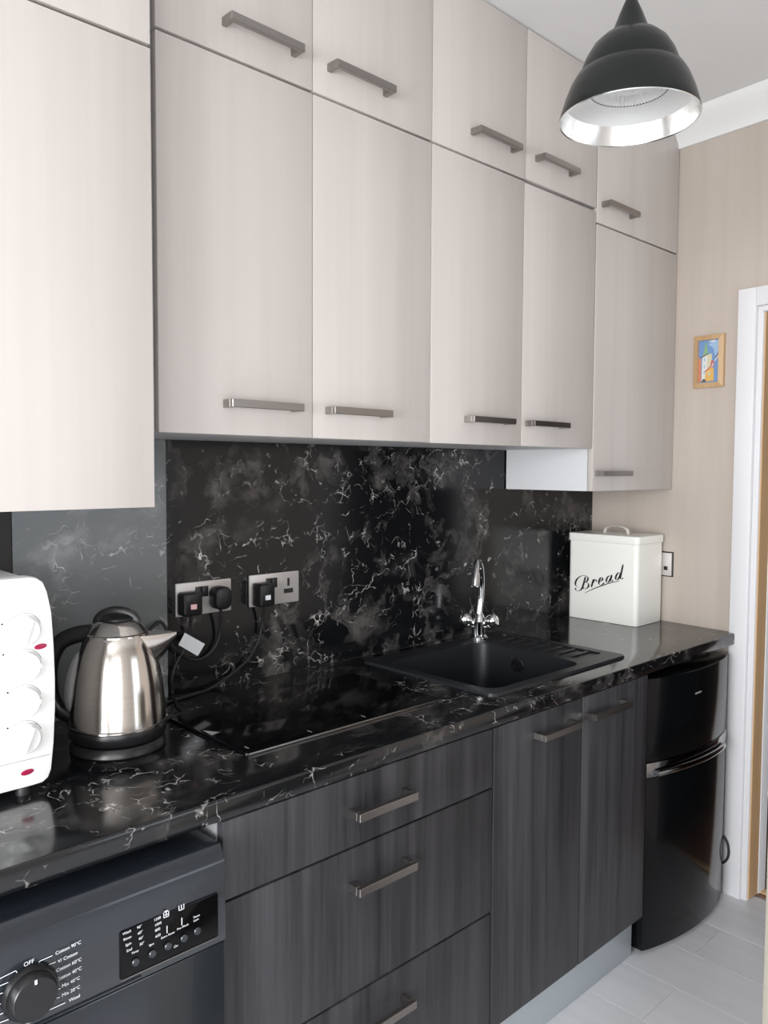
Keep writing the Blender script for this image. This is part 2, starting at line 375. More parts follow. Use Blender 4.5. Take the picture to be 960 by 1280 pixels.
# ------------------------------------------------------------------ cabinets
def handle(parent, xc, z, yf, L=.178, horizontal=True):
    bm = bmesh.new(); h = .0080
    add_box(bm, (xc-L/2, yf-.036, z-h), (xc+L/2, yf-.025, z+h), .0008, 1)
    for s in (-1, 1):
        xe = xc+s*(L/2); a, b = sorted((xe, xe-s*.011))
        add_box(bm, (a, yf-.0255, z-h), (b, yf-.0004, z+h), .0006, 1)
    o = finish('handle', bm, 'nickel', parent); o['label'] = 'brushed nickel bar handle'; return o
def cabinet(name, label, x0, x1, z0, z1, yf, doors, mt='pale', group=None, depth_to=-.0045, carc='carcass', cat='cabinet', zc0=None, zc1=None, front='door'):
    t = thing(name, ((x0+x1)/2, yf, z0), label, cat, {'wall_cabinet': 'pale wall cabinets over the worktop', 'top_cabinet': 'pale top boxes under the ceiling'}[name])
    box('body', (x0+.001, yf+.0195, zc0 if zc0 is not None else z0+.001), (x1-.001, depth_to, zc1 if zc1 else z1-.001), carc, t)
    for d in doors:
        dx0, dx1, dz0, dz1 = d[:4]
        o = box(front, (dx0+.0013, yf, dz0+.0012), (dx1-.0013, yf+.018, dz1-.0012), mt, t, .0012)
        if len(d) > 4: handle(o, d[4], d[5], yf)
    return t
FY = -.344
X = [.388, .756, 1.130, 1.507, 1.877, 2.4045]; ZR = 2.2665; ZB = 1.5267
cabinet('wall_cabinet', 'deep pale wood wall cabinet hanging above the white oven', -.31, .3265, 1.3914, 2.1690, -.448, [(-.31, .3265, 1.3914, 2.1690, -.15, 1.455)])
cabinet('top_cabinet', 'pale wood top box over the deep wall cabinet', -.31, .3265, 2.1730, 2.680, -.448, [(-.31, .3265, 2.1730, 2.680, -.15, 2.24)])
cabinet('wall_cabinet', 'pale wood double-door wall cabinet above the hob and sockets', X[0], X[2], ZB, ZR-.002, FY,
        [(X[0], X[1], ZB, ZR-.002, .6175, 1.5895), (X[1], X[2], ZB, ZR-.002, .879, 1.5895)])
cabinet('wall_cabinet', 'pale wood double-door wall cabinet above the sink', X[2], X[4]-.002, ZB, ZR-.002, FY,
        [(X[2], X[3], ZB-.001, ZR-.002, 1.349, 1.592), (X[3], X[4]-.003, ZB, ZR-.005, 1.612, 1.592)])
cabinet('wall_cabinet', 'lower-hanging single-door pale wall cabinet above the bread bin', X[4], X[5], 1.3922, 2.2255, FY-.001, [(X[4]+.001, X[5], 1.3922, 2.2255, 1.978, 1.4495)])
cabinet('top_cabinet', 'pale wood top box with two doors above the hob cabinet', X[0], X[2], ZR+.0015, 2.680, FY,
        [(X[0], X[1], ZR+.0015, 2.680, .6195, 2.329), (X[1], X[2], ZR+.0015, 2.680, .884, 2.331)])
cabinet('top_cabinet', 'pale wood top box with two doors above the sink cabinet', X[2], X[4]-.002, ZR+.0015, 2.680, FY,
        [(X[2], X[3]+.004, ZR+.0015, 2.680, 1.363, 2.332), (X[3]+.004, X[4]-.003, ZR+.004, 2.680, 1.642, 2.338)])
cabinet('top_cabinet', 'single-door pale top box against the beige end wall', X[4], X[5], 2.2290, 2.680, FY-.001, [(X[4]+.001, X[5], 2.2290, 2.680, 1.990, 2.289)])
BF = -.597
t = thing('drawer_unit', (.72, BF, .148), 'charcoal wood base unit with three drawers under the hob', 'drawer unit')
box('body', (.3635, BF+.0195, .150), (1.0815, -.012, CB-.0005), 'carcass_dark', t)
for dz0, dz1, hz in ((.732, .869, .802), (.4375, .728, .6565), (.148, .4335, .366)):
    o = box('drawer_front', (.3645, BF, dz0), (1.0805, BF+.018, dz1), 'dark', t, .0020); handle(o, .7205, hz, BF, .158)
t = thing('base_cabinet', (1.435, BF, .148), 'charcoal wood base cabinet with two doors under the sink', 'cabinet')
box('body', (1.0845, BF+.0195, .150), (1.1755, -.012, CB-.0005), 'carcass_dark', t)
box('body', (1.1755, BF+.0195, .150), (1.6145, -.012, .66), 'carcass_dark', t)
box('body', (1.6145, BF+.0195, .150), (1.788, -.012, CB-.0005), 'carcass_dark', t)
box('body', (1.1755, BF+.0195, .66), (1.6145, -.545, CB-.0005), 'carcass_dark', t)
o = box('door', (1.0845, BF, .148), (1.4485, BF+.018, .869), 'dark', t, .0020); handle(o, 1.315, .817, BF, .158)
o = box('door', (1.4525, BF, .148), (1.7895, BF+.018, .869), 'dark', t, .0020); handle(o, 1.552, .820, BF, .185)
t = thing('plinth', (1.1, -.535, 0), 'silver grey plinth board along the floor under the base units', 'plinth')
box('plinth_board', (.3635, -.551, .0005), (1.812, -.535, .1475), 'plinth', t, .001)
# cream cupboard across the aisle
t = thing('cupboard', (1.07, -1.45, 0), 'cream painted freestanding cupboard across the aisle', 'cupboard')
box('body', (.870, -1.62, .06), (1.27, -1.305, .975), 'cupboard', t, .002)
box('plinth', (.89, -1.60, .0005), (1.25, -1.335, .0598), 'cupboard', t)
box('top', (.868, -1.625, .9755), (1.275, -1.280, 1.0), 'cupboard', t, .004)
for a, b, hx in ((.872, 1.069, 1.050), (1.071, 1.268, 1.090)):
    o = box('door', (a, -1.3045, .07), (b, -1.282, .97), 'cupboard', t, .002)
    lathe('knob', [(.006, 0), (.006, .012), (.014, .018), (.014, .024), (.008, .03), (0, .031)], 'nickel', o, O=(hx, -1.2818, .62), ax=(1,0,0), ay=(0,0,1), az=(0,1,0), n=20)

# ------------------------------------------------------------------ hob
t = thing('hob', (.78, -.30, CT), 'flat black glass hob set in the worktop', 'hob')
HX0, HX1, HY0, HY1 = .502, 1.052, -.462, -.138
prism('glass', rrect(HX0, HX1, HY0, HY1, .008), (0,0,0), (1,0,0), (0,1,0), (0,0,1), CT+.0002, CT+.006, 'glass_black', t, .0015)
box('front_trim', (HX0+.004, HY0-.0016, CT+.0002), (HX1-.004, HY0-.0002, CT+.0055), 'nickel', t, .0006)
for hx, hy in ((.522, -.440), (.672, -.447), (.822, -.447)):
    box('control_mark', (hx-.0012, hy, CT+.0061), (hx+.0012, hy+.014, CT+.0063), 'greyprint', t)
bm = bmesh.new(); vs = [bm.verts.new((x, y, CT+.0063)) for x, y in ((.510, -.325), (.532, -.318), (.512, -.285))]; bm.faces.new(vs)
finish('grey_triangle', bm, 'greyprint', t)  # small flat grey triangle on the glass
# ------------------------------------------------------------------ sink and tap
t = thing('sink', (1.47, -.29, CT), 'black composite inset sink with drainer', 'sink')
SX0, SX1, SY0, SY1, RZ = 1.160, 1.785, -.532, -.055, .9175
DX0, DX1, DYa, DYb = 1.632, 1.752, -.470, -.100
def ring_faces(bm, outer, inner):
    n = len(outer)
    for i in range(n): bm.faces.new((outer[i], outer[(i+1) % n], inner[(i+1) % n], inner[i]))
bm = bmesh.new()
XM = 1.6185
add = lambda pts, z: [bm.verts.new((p[0], p[1], z)) for p in pts]
out_l = rrect(SX0, XM, SY0, SY1, .0001, 6); 
def rr_part(x0, x1, y0, y1, rads, n=6):
    o = []
    for (cx, cy, a0, r) in ((x1, y0, -90, rads[0]), (x1, y1, 0, rads[1]), (x0, y1, 90, rads[2]), (x0, y0, 180, rads[3])):
        sx = -1 if cx == x1 else 1; sy = 1 if cy == y0 else -1
        for i in range(n+1):
            a = math.radians(a0+90*i/n); o.append((cx+sx*r+r*math.cos(a), cy+sy*r+r*math.sin(a)))
    return o
e = 1e-5
for (xa, xb, rads, hole, hr) in ((SX0, XM, (e, e, .02, .02), (BX0+.006, BX1-.006, BY0+.006, BY1-.006), .045),
                                 (XM, SX1, (.02, .02, e, e), (DX0, DX1, DYa, DYb), .012)):
    o = rr_part(xa, xb, SY0, SY1, rads); h = rrect(*hole, hr, 6)
    lowo = [bm.verts.new((p[0], p[1], CT+.0003)) for p in o]; topo = [bm.verts.new((p[0]+(0 if abs(p[0]-XM) < 1e-3 else (.002 if p[0] < XM else -.002)*1), p[1]+(.002 if p[1] < -.29 else -.002), RZ)) for p in o]
    ho = [bm.verts.new((p[0], p[1], RZ)) for p in h]; hl = [bm.verts.new((p[0], p[1], RZ-.006)) for p in h]
    ring_faces(bm, lowo, topo); ring_faces(bm, topo, ho); ring_faces(bm, ho, hl)
bmesh.ops.remove_doubles(bm, verts=bm.verts, dist=2e-5)
finish('rim', bm, 'sinkmat', t, smooth=35)
bm = bmesh.new(); zs = [(RZ-.002, 0), (.80, .006), (.745, .014), (.735, .030)]
rings = [[bm.verts.new((p[0], p[1], z)) for p in rrect(BX0+.006+k, BX1-.006-k, BY0+.006+k, BY1-.006-k, .045, 6)] for z, k in zs]
for a, b in zip(rings, rings[1:]): ring_faces(bm, a, b)
bm.faces.new(rings[-1]); o = finish('bowl', bm, 'sinkmat', t, smooth=50)
lathe('drain', [(.0, .001), (.030, .001), (.042, .004), (.045, .001), (.045, 0)], 'chrome', o, O=(1.40, -.30, .7352), n=32)
ov = lathe('overflow', [(.021, .0), (.021, .004), (.0165, .005), (.0155, .001), (0, .001)], 'black', t, O=(1.5955, -.278, .872), ax=(0,1,0), ay=(0,0,1), az=(-1,0,0), n=28)
lathe('overflow_rim', [(.0175, .0046), (.021, .0046), (.0215, .003)], 'chrome', ov, O=(1.5955, -.278, .872), ax=(0,1,0), ay=(0,0,1), az=(-1,0,0), n=28, cap=False)
dr = box('drainer', (DX0-.003, DYa-.003, RZ-.0085), (DX1+.003, DYb+.003, RZ-.0055), 'sinkmat', t)
for i in range(7):
    y = DYa+.045+i*.046
    prism('drainer_ridge', rrect(DX0+.008, DX1-.008, y-.006, y+.006, .0055, 4), (0,0,0), (1,0,0), (0,1,0), (0,0,1), RZ-.0054, RZ-.0006, 'sinkmat', t, .002)
tp = thing('tap', (1.645, -.083, RZ), 'chrome swan-neck mixer tap with two levers behind the sink', 'tap')
TO = Vector((1.645, -.083, RZ+.0003))
lathe('tap_base', [(.030, 0), (.030, .004), (.026, .007), (.022, .012), (.021, .040), (.024, .055), (.017, .070), (.012, .080)], 'chrome', tp, O=TO, n=36)
sd = Vector((-.818, -.573, 0)).normalized(); rb = Vector((.726, -.688, 0))*.007
pts = [TO+Vector((0,0,.075)), TO+Vector((0,0,.135))+rb*.8, TO+Vector((0,0,.195))+sd*.008+rb, TO+Vector((0,0,.240))+sd*.036+rb*.7, TO+Vector((0,0,.258))+sd*.080, TO+Vector((0,0,.246))+sd*.124, TO+Vector((0,0,.220))+sd*.146]
tube('spout', pts, [.0115, .0105, .010, .0098, .0096, .0096, .0098], 'chrome', tp, 16, k=8)
q = pts[-1]; dv = (pts[-1]-pts[-2]).normalized(); dv = (dv+Vector((0,0,-.9))).normalized()
ax1 = dv.cross(Vector((0,0,1))).normalized(); ax2 = dv.cross(ax1)
lathe('aerator', [(.0105, -.012), (.0125, -.008), (.0130, .020), (.0125, .034), (.010, .035), (0, .033)], 'chrome', tp, O=q, ax=ax1, ay=ax2, az=dv, n=28)
pd = Vector((-sd.y, sd.x, 0))
for s in (-1, 1):
    d = (pd*s*.85+Vector((0,0,.45))+sd*.25).normalized(); a1 = d.cross(Vector((0,0,1))).normalized(); a2 = d.cross(a1)
    k = lathe('tap_lever', [(.012, .012), (.014, .030), (.020, .036), (.0235, .046), (.0235, .056), (.019, .065), (.008, .069), (0, .070)], 'chrome', tp, O=TO+Vector((0,0,.036)), ax=a1, ay=a2, az=d, n=28)
    lathe('lever_cap', [(.009, .0), (.009, .002), (0, .0025)], 'chrome', k, O=TO+Vector((0,0,.036))+d*.0685, ax=a1, ay=a2, az=d, n=20)

# ------------------------------------------------------------------ washing machine
t = thing('washing_machine', (.05, -.35, 0), 'black front-loading washing machine under the worktop beside the drawers', 'washing machine')
WX1, WXa, WY = .3475, -.2500, -.630
box('body', (WXa, -.600, .02), (WX1, -.06, .846), 'wm', t, .004)
pf = [(-.5995, .846), (-.612, .846), (-.6165, .8445), (-.6195, .8415), (-.6265, .8270), (-.6283, .8245), (-.6295, .8225), (WY, .8195), (WY-.001, .690), (WY+.002, .687), (-.5995, .687)]
prism('control_panel', pf, (WXa, 0, 0), (0,1,0), (0,0,1), (1,0,0), 0, WX1-WXa, 'wm', t, smooth=50)
box('front_panel', (WXa, WY+.0005, .06), (WX1, -.5995, .6866), 'wm', t, .003)
yk = WY-.0013
dw = prism('display_window', rrect(.166, .333, .7015, .7745, .004), (0,0,0), (1,0,0), (0,0,1), (0,-1,0), -yk-.001, -yk+.0012, 'glass_black', t, .0006)
tl = lambda u, v: (at(u, v, 'y', yk-.0016).x, at(u, v, 'y', yk-.0016).z)
AX, AZ = Vector((1,0,.05)).normalized(), Vector((0,0,1))
def wtext(s, u, v, size, par=None, align='LEFT', mt='print'):
    a, b = tl(u, v); o = text('print', s, size, (a, yk-.0022, b), AX, AZ, mt, par or t, align); return o
for s, u, v in (('Wash', 153, 1168), ('Rinse', 154, 1175), ('Spin', 156.5, 1182), ('End', 158, 1189), ('90°', 171, 1160), ('60°', 172, 1167), ('40°', 173, 1174), ('30°', 174, 1181),
                ('1200', 192, 1150.5), ('1000', 193, 1157), ('800', 193.5, 1163.5), ('600', 194, 1171)):
    wtext(s, u, v, .0058, dw)
for s, u, v in (('Temp', 164, 1192), ('Spin', 186, 1182), ('Extra Rinse', 201, 1173), ('Pre-Wash', 221, 1162), ('Start', 241.5, 1151.5), ('Pause', 241.5, 1147)):
    wtext(s, u, v, .0050, dw)
wtext('On', 217, 1184, .0055, dw)
for u, v in ((169.5, 1202.5), (190.5, 1192), (210, 1182.5), (230, 1172.5), (246.5, 1163.5)):
    a, b = tl(u, v)
    lathe('button', [(.0062, 0), (.0062, .0020), (.0052, .0032), (0, .0034)], 'wm', t, O=(a, yk-.0012, b), ax=(1,0,0), ay=(0,0,1), az=(0,-1,0), n=24)
for u0, v0, u1, v1 in ((208.5, 1157, 209, 1166), (227, 1147, 227.5, 1156)):
    a, b = tl(u0, v0), tl(u1, v1); box('print', (a[0]-.0006, yk-.0024, b[1]), (a[0]+.0006, yk-.0022, a[1]), 'print', dw)
for u, v, kind in ((207.5, 1143, 0), (226.5, 1134, 1)):     # programme symbols
    a, b = tl(u, v); bx = []
    w, h = .0048, .0042
    bx += [((a-w, yk-.0024, b-h), (a+w, yk-.0022, b-h+.0011)), ((a-w, yk-.0024, b-h), (a-w+.0011, yk-.0022, b+h)), ((a+w-.0011, yk-.0024, b-h), (a+w, yk-.0022, b+h))]
    bx += [((a-.0006, yk-.0024, b-h+.002), (a+.0006, yk-.0022, b+h))]
    if kind == 0: bx += [((a-w, yk-.0024, b-.0005), (a+w, yk-.0022, b+.0006)), ((a-.003, yk-.0024, b+h), (a+.003, yk-.0022, b+h+.002))]
    boxes('print', bx, 'print', dw)
box('display_edge', (.1665, yk-.0022, .7002), (.3325, yk-.0002, .7014), 'nickel', t)
kx, kz = tl(37.5, 1240)
kn = lathe('programme_knob', [(.0375, 0), (.0375, .004), (.0345, .010), (.0325, .010), (.031, .021), (.0285, .024), (0, .0245)], 'wm', t, O=(kx, yk, kz), ax=(1,0,0), ay=(0,0,1), az=(0,-1,0), n=56); kn.data.materials[0] = M['black']
box('pointer', (kx-.0015, yk-.0255, kz+.022), (kx+.0015, yk-.0246, kz+.028), 'print', kn)
wtext('OFF', 36, 1203.5, .0080, align='CENTER'); wtext('Reset', 39, 1276, .0068, align='CENTER')
rows = [('Cotton 90°C', 69, 1192), ('V/ Cotton', 72, 1202), ('Cotton 60°C', 70, 1213.5), ('Cotton 40°C', 70, 1225), ('Mix 40°C', 77, 1233), ('Mix 20°C', 77, 1244.5), ('Wool', 86, 1251)]
for s, u, v in rows: wtext(s, u, v, .0068)
def mark(u0, v0, u1, v1, w=.0005):
    a, b = tl(u0, v0), tl(u1, v1); d = Vector((b[0]-a[0], 0, b[1]-a[1])); n = Vector((-d.z, 0, d.x)).normalized()*w
    bm = bmesh.new(); A = Vector((a[0], yk-.0003, a[1])); vs = [bm.verts.new(A+n), bm.verts.new(A-n), bm.verts.new(A+d-n), bm.verts.new(A+d+n)]; bm.faces.new(vs)
    finish('print', bm, 'print', t)
for s in ((50,1202,66,1195), (47,1208,50,1202), (60,1207,70,1203), (57,1211,60,1207), (65,1218,69,1215), (68,1240,76,1236), (65,1251,75,1247), (56,1266,82,1254),
          (0,1224,20,1214), (20,1214,23,1218), (0,1233,12,1228), (0,1243,6,1241), (0,1256,6,1253), (0,1269,8,1265), (0,1279,14,1274)): mark(*s)
a, b = tl(58, 1281), tl(172, 1231)
box('groove', (WXa+.02, WY-.0016, .6925), (.20, WY-.0008, .6935), 'black', t)
dc = (.05, .385)
dp = lathe('porthole_door', [(.21, 0), (.21, .012), (.19, .028), (.155, .030), (.145, .018)], 'black', t, O=(dc[0], WY+.0003, dc[1]), ax=(1,0,0), ay=(0,0,1), az=(0,-1,0), n=64, cap=False)
lathe('door_glass', [(.145, .018), (.10, .030), (0, .036)], 'glass_black', dp, O=(dc[0], WY, dc[1]), ax=(1,0,0), ay=(0,0,1), az=(0,-1,0), n=64, cap=False)
for fx in (WXa+.05, WX1-.05):
    for fy in (-.56, -.12): lathe('foot', [(.022, 0), (.022, .012), (.012, .0195)], 'black_soft', t, O=(fx, fy, .0003), n=20)

# ------------------------------------------------------------------ fridge
t = thing('fridge', (2.07, -.3, 0), 'small black two-door fridge freezer under the worktop by the doorway', 'fridge')
FX0, FX1 = 1.826, 2.330
box('body', (FX0, -.535, .012), (FX1, -.04, .852), 'fridge', t, .003)
def bow(x, base=-.578, amp=.042):
    s = (x-FX0)/(FX1-FX0); return base - amp*math.sin(math.pi*min(max(s, 0), 1))**.8*(.96+.04*s) - .018*s
def curved(name, z0, z1, mt, extra=0.0, back=-.536, par=None, taper=0.0, n=20, inset=0.0):
    xs = [FX0+inset+(FX1-FX0-2*inset)*i/n for i in range(n+1)]
    pts = [(x, bow(x)-extra) for x in xs] + [(FX1-inset, back), (FX0+inset, back)]
    return prism(name, pts, (0,0,0), (1,0,0), (0,1,0), (0,0,1), z0, z1, mt, par or t, .003, both=True)
ud = curved('upper_door', .594, .846, 'fridge'); ld = curved('lower_door', .018, .546, 'fridge')
hb = curved('handle_trim', .5475, .5925, 'dark_chrome', .002)
n = 20; xs = [FX0+.03+(FX1-FX0-.11)*i/n for i in range(n+1)]
bm = bmesh.new(); add_tube(bm, [(x, bow(x)-.009-.006*math.sin(math.pi*i/n), .560+.006*math.sin(math.pi*i/n)) for i, x in enumerate(xs)], .0075, 10, 1.3); finish('handle_bar', bm, 'dark_chrome', hb, smooth=60)
box('badge', (2.030, bow(2.05)-.0012, .7715), (2.082, bow(2.05)-.0004, .7765), 'greyprint', ud)
for fx in (FX0+.04, FX1-.04):
    for fy in (-.50, -.10): lathe('foot', [(.016, 0), (.016, .011)], 'black_soft', t, O=(fx, fy, .0005), n=16)
tube('power_cord', [(2.331, -.45, .24), (2.345, -.52, .225), (2.360, -.584, .205), (2.362, -.604, .160), (2.360, -.590, .115), (2.345, -.53, .085), (2.331, -.46, .07)], .0042, 'black_soft', t)

# ------------------------------------------------------------------ table-top oven
t = thing('mini_oven', (-.06, -.2, CT), 'white table-top oven with four round knobs on the worktop', 'oven')
OY = -.367
rp = [(.140, .9245), (.156, .9255), (.166, .932), (.1715, .945), (.1765, .99), (.1800, 1.05), (.1808, 1.10), (.1795, 1.16), (.1765, 1.215), (.170, 1.250), (.163, 1.268), (.152, 1.2765), (.140, 1.2785)]
xm = -.08; outl = rp + [(2*xm-x, z) for x, z in reversed(rp)]
prism('front_panel', outl, (0,0,0), (1,0,0), (0,0,1), (0,-1,0), .335, .367, 'white_enamel', t, .005)
box('body', (-.325, -.3348, .930), (.160, -.045, 1.272), 'white_enamel', t, .008)
for u, v, ang in ((32.5, 790, -1.9), (33.5, 835, .1), (33, 880, .12), (33.5, 925, -1.95)):
    p = at(u, v, 'y', OY-.012)
    k = lathe('knob', [(.0262, 0), (.0262, .004), (.0240, .010), (.0225, .012), (0, .0125)], 'white_enamel', t, O=(p.x, OY-.0002, p.z), ax=(1,0,0), ay=(0,0,1), az=(0,-1,0), n=40)
    prism('grip', rrect(-.0225, .0225, -.0045, .0045, .004), (p.x, OY-.0125, p.z), (math.cos(ang), 0, math.sin(ang)), (-math.sin(ang), 0, math.cos(ang)), (0,-1,0), 0, .010, 'white_enamel', k, .002)
    bm = bmesh.new(); arc = [(p.x+.0295*math.cos(a), OY-.0006, p.z+.0295*math.sin(a)) for a in [math.radians(20+150*i/24) for i in range(25)]]
    add_tube(bm, arc, .0005, 6); finish('dial_mark', bm, 'greyprint', t)
for u, v in ((2.5, 780.5), (4, 818.5), (9.5, 866), (9.5, 910.5), (21, 910), (29, 905.5), (45.5, 904.5)):
    p = at(u, v, 'y', OY); r = .0016 if u < 10 else .0008
    lathe('dot', [(r, 0), (r, .0004), (0, .0005)], 'ink', t, O=(p.x, OY-.0002, p.z), ax=(1,0,0), ay=(0,0,1), az=(0,-1,0), n=12)
for u, v in ((50.5, 808), (34, 965)):
    p = at(u, v, 'y', OY); prism('badge', circle(0, 0, .0105, 28, .0046, .10), (p.x, OY, p.z), (1,0,0), (0,0,1), (0,-1,0), .0002, .0016, 'red', t, .0006)
p = at(10, 950, 'y', OY); box('panel_groove', (.05, OY-.0004, .9715), (.168, OY+.001, .9725), 'greyprint', t)
gd = prism('glass_door', rrect(-.31, .06, .985, 1.245, .012), (0,0,0), (1,0,0), (0,0,1), (0,-1,0), .3672, .372, 'glass_black', t, .002)
tube('door_handle', [(-.27, -.374, 1.225), (-.265, -.395, 1.225), (-.125, -.402, 1.225), (.015, -.395, 1.225), (.02, -.374, 1.225)], .007, 'white_enamel', gd)
for fx in (-.28, .128):
    for fy in (-.352, -.09): lathe('foot', [(.012, 0), (.012, .008), (.009, .0195)], 'black_soft', t, O=(fx, fy, CT+.0003), n=18)

# ------------------------------------------------------------------ kettle
KO = Vector((.352, -.236, CT+.0003))
t = thing('kettle', tuple(KO), 'brushed steel jug kettle with black handle on its base', 'kettle'); t.rotation_euler.z = math.radians(-40)
lathe('base', [(.089, 0), (.091, .003), (.090, .012), (.084, .019), (.070, .021), (0, .021)], 'black', t, n=64, local=True)
lathe('lower_band', [(.080, .0215), (.088, .024), (.0925, .030), (.0935, .046), (.0925, .0485)], 'black', t, n=64, local=True)
bd = lathe('body', [(.0925, .0487), (.0945, .0500), (.0945, .0530), (.0915, .0545), (.0905, .075), (.088, .105), (.0845, .135), (.079, .165), (.0725, .192), (.0650, .212), (.0595, .2225), (.0588, .2235), (.0592, .2265), (.0570, .2285)], 'steel', t, n=64, local=True, smooth=50)
lathe('lid', [(.0565, .2287), (.0480, .2400), (.0400, .2485), (.034, .2520), (0, .2525)], 'steel', t, n=48, local=True, smooth=30)
lathe('lid_cap', [(.0335, .2527), (.032, .257), (.024, .2620), (.012, .2645), (0, .265)], 'black', t, n=40, local=True)
bm = bmesh.new(); arc = [(.037*math.cos(math.radians(a)), 0, .2440+.0235*math.sin(math.radians(a))) for a in range(0, 181, 12)]
add_tube(bm, [Vector((v[0]*1.0, v[1], v[2])) for v in arc], .0050, 8, 2.2); finish('lid_loop', bm, 'black', t, local=True, smooth=60)
# spout: a tapering lip pulled out of the shoulder
bm = bmesh.new(); secs = []
for s in range(7):
    f = s/6; x = .050+.066*f; hw = .030*(1-f)**.8+.004; zt = .2235+.004*f**2; zb = .148+(.070)*f**1.5
    secs.append([bm.verts.new((x-.012*(1-f)*abs(math.sin(a))**1.5, hw*math.sin(a), zt if abs(a) > 1.3 and False else zb+(zt-zb)*(1-math.cos(a))**.75)) for a in [(-math.pi/2)+math.pi*i/12 for i in range(13)]])
for a, b in zip(secs, secs[1:]):
    for i in range(12): bm.faces.new((a[i], a[i+1], b[i+1], b[i]))
bm.faces.new(secs[-1])
for a, b in zip(secs, secs[1:]): bm.faces.new((a[0], b[0], b[12], a[12]))
finish('spout', bm, 'steel', t, local=True, smooth=50)
tube('handle', [(-.050, 0, .226), (-.080, 0, .222), (-.112, 0, .205), (-.130, 0, .165), (-.130, 0, .115), (-.118, 0, .078), (-.094, 0, .060), (-.084, 0, .058)], [.014, .0135, .013, .0125, .012, .012, .012, .013], 'black', t, 14, local=True, flat=1.25)
gz = [.078+.011*i for i in range(12)]; bm = bmesh.new()
rad = lambda z: .0908-(max(z-.075, 0)/.14)**1.7*.026
gp = []
for i, z in enumerate(gz):
    w = .011*math.sin(math.pi*(i+.6)/(len(gz)+.2))**.6+.002
    gp.append((-rad(z)+.001, w, z))
L = [bm.verts.new((x+.004, w, z)) for x, w, z in gp]; R = [bm.verts.new((x+.004, -w, z)) for x, w, z in gp]; C = [bm.verts.new((x-.014*math.sin(math.pi*min(max((z-.078)/.121,0),1))**.5, 0, z)) for x, w, z in gp]
for i in range(len(gp)-1):
    bm.faces.new((L[i], L[i+1], C[i+1], C[i])); bm.faces.new((C[i], C[i+1], R[i+1], R[i]))
bmesh.ops.rotate(bm, verts=bm.verts, cent=(0,0,0), matrix=Matrix.Rotation(math.radians(24), 3, 'Z'))
finish('water_gauge', bm, 'gauge', t, local=True, smooth=True)

# ------------------------------------------------------------------ sockets and plugs
def socket(label, x0, x1, z0, z1, sw_x, holes):
    t = thing('wall_socket', ((x0+x1)/2, 0, z0), label, 'socket', 'double sockets on the splashback')
    box('back_box', (x0+.001, -.0035, z0+.001), (x1-.001, -.0002, z1-.001), 'black', t)
    prism('plate', rrect(x0, x1, z0, z1, .003), (0,0,0), (1,0,0), (0,0,1), (0,-1,0), .0036, .0085, 'plate', t, .0012)
    for s in sw_x:
        box('switch', (s-.0085, -.0125, z1-.038), (s+.0085, -.0087, z1-.012), 'black', t, .0015)
    for h in holes:
        box('pin_hole', (h-.0035, -.0093, z0+.045), (h+.0035, -.0086, z0+.066), 'black', t); box('pin_hole', (h-.015, -.0093, z0+.026), (h+.015, -.0086, z0+.038), 'black', t)
    return t
socket('brushed steel double socket with two plugs in, beside the kettle', .606, .760, 1.1025, 1.1835, (.6665, .6840), ())
socket('brushed steel double socket with one empty outlet', .816, .974, 1.1020, 1.1850, (.8745, .8920), (.939,))
def plug(label, x, z, w, h, d, lab, wires, tagged=False, r=.008):
    t = thing('plug', (x, -.009, z), label, 'plug', 'plugs in the splashback sockets')
    prism('plug_body', rrect(x-w/2, x+w/2, z-h/2, z+h/2, r), (0,0,0), (1,0,0), (0,0,1), (0,-1,0), .0127, .0127+d, 'black', t, .006)
    if lab: box('label', (x-.008, -.0135-d, z-.0115), (x+.008, -.0130-d, z+.0005), lab, t)
    tube('cable', wires, .0040, 'black_soft', t)
    return t
P = lambda u, v, y=-.014: at(u, v, 'y', y)
Z = lambda u, v: at(u, v, 'z', CT+.0046)
c1 = plug('rounded black plug with pink label and tagged cable', .634, 1.135, .052, .056, .030, 'pinklabel',
     [Vector((.634, -.028, 1.110)), P(238, 785, -.020), P(233, 806), P(221, 828, -.010), P(214.5, 850, -.010), P(216, 868, -.0085), Z(222, 882), Z(228.5, 890), Z(222, 894), Z(206, 899), Vector((.46, -.15, CT+.0046))])
bm = bmesh.new(); vs = [bm.verts.new(P(u, v, -.0205)) for u, v in ((231, 791), (256, 805), (247, 820), (223, 806))]; f = bm.faces.new(vs)
r = bmesh.ops.extrude_face_region(bm, geom=[f]); bmesh.ops.translate(bm, vec=(0, -.0008, 0), verts=[g for g in r['geom'] if isinstance(g, bmesh.types.BMVert)])
finish('cable_tag', bm, 'whitelabel', c1)
c2 = plug('angular black plug without label', .717, 1.1410, .046, .056, .034, None,
     [Vector((.717, -.028, 1.113)), P(275, 788, -.015), P(270, 806, -.010), P(258, 820, -.008), P(243, 824.5, -.008), P(229, 820, -.0085), P(219, 812, -.020), P(212, 800, -.020), P(207, 785, -.018), P(198, 778, -.015), P(180, 800, -.012), P(165, 850, -.010)], r=.018)
c3 = plug('square black plug with white label', .846, 1.135, .048, .060, .034, 'whitelabel',
     [Vector((.846, -.028, 1.107)), P(328, 778, -.015), P(322, 803, -.010), P(308, 826, -.010), P(286, 845, -.0085), Z(262, 861), Z(236, 869.5), Z(205, 880), Vector((.47, -.13, CT+.0046))])

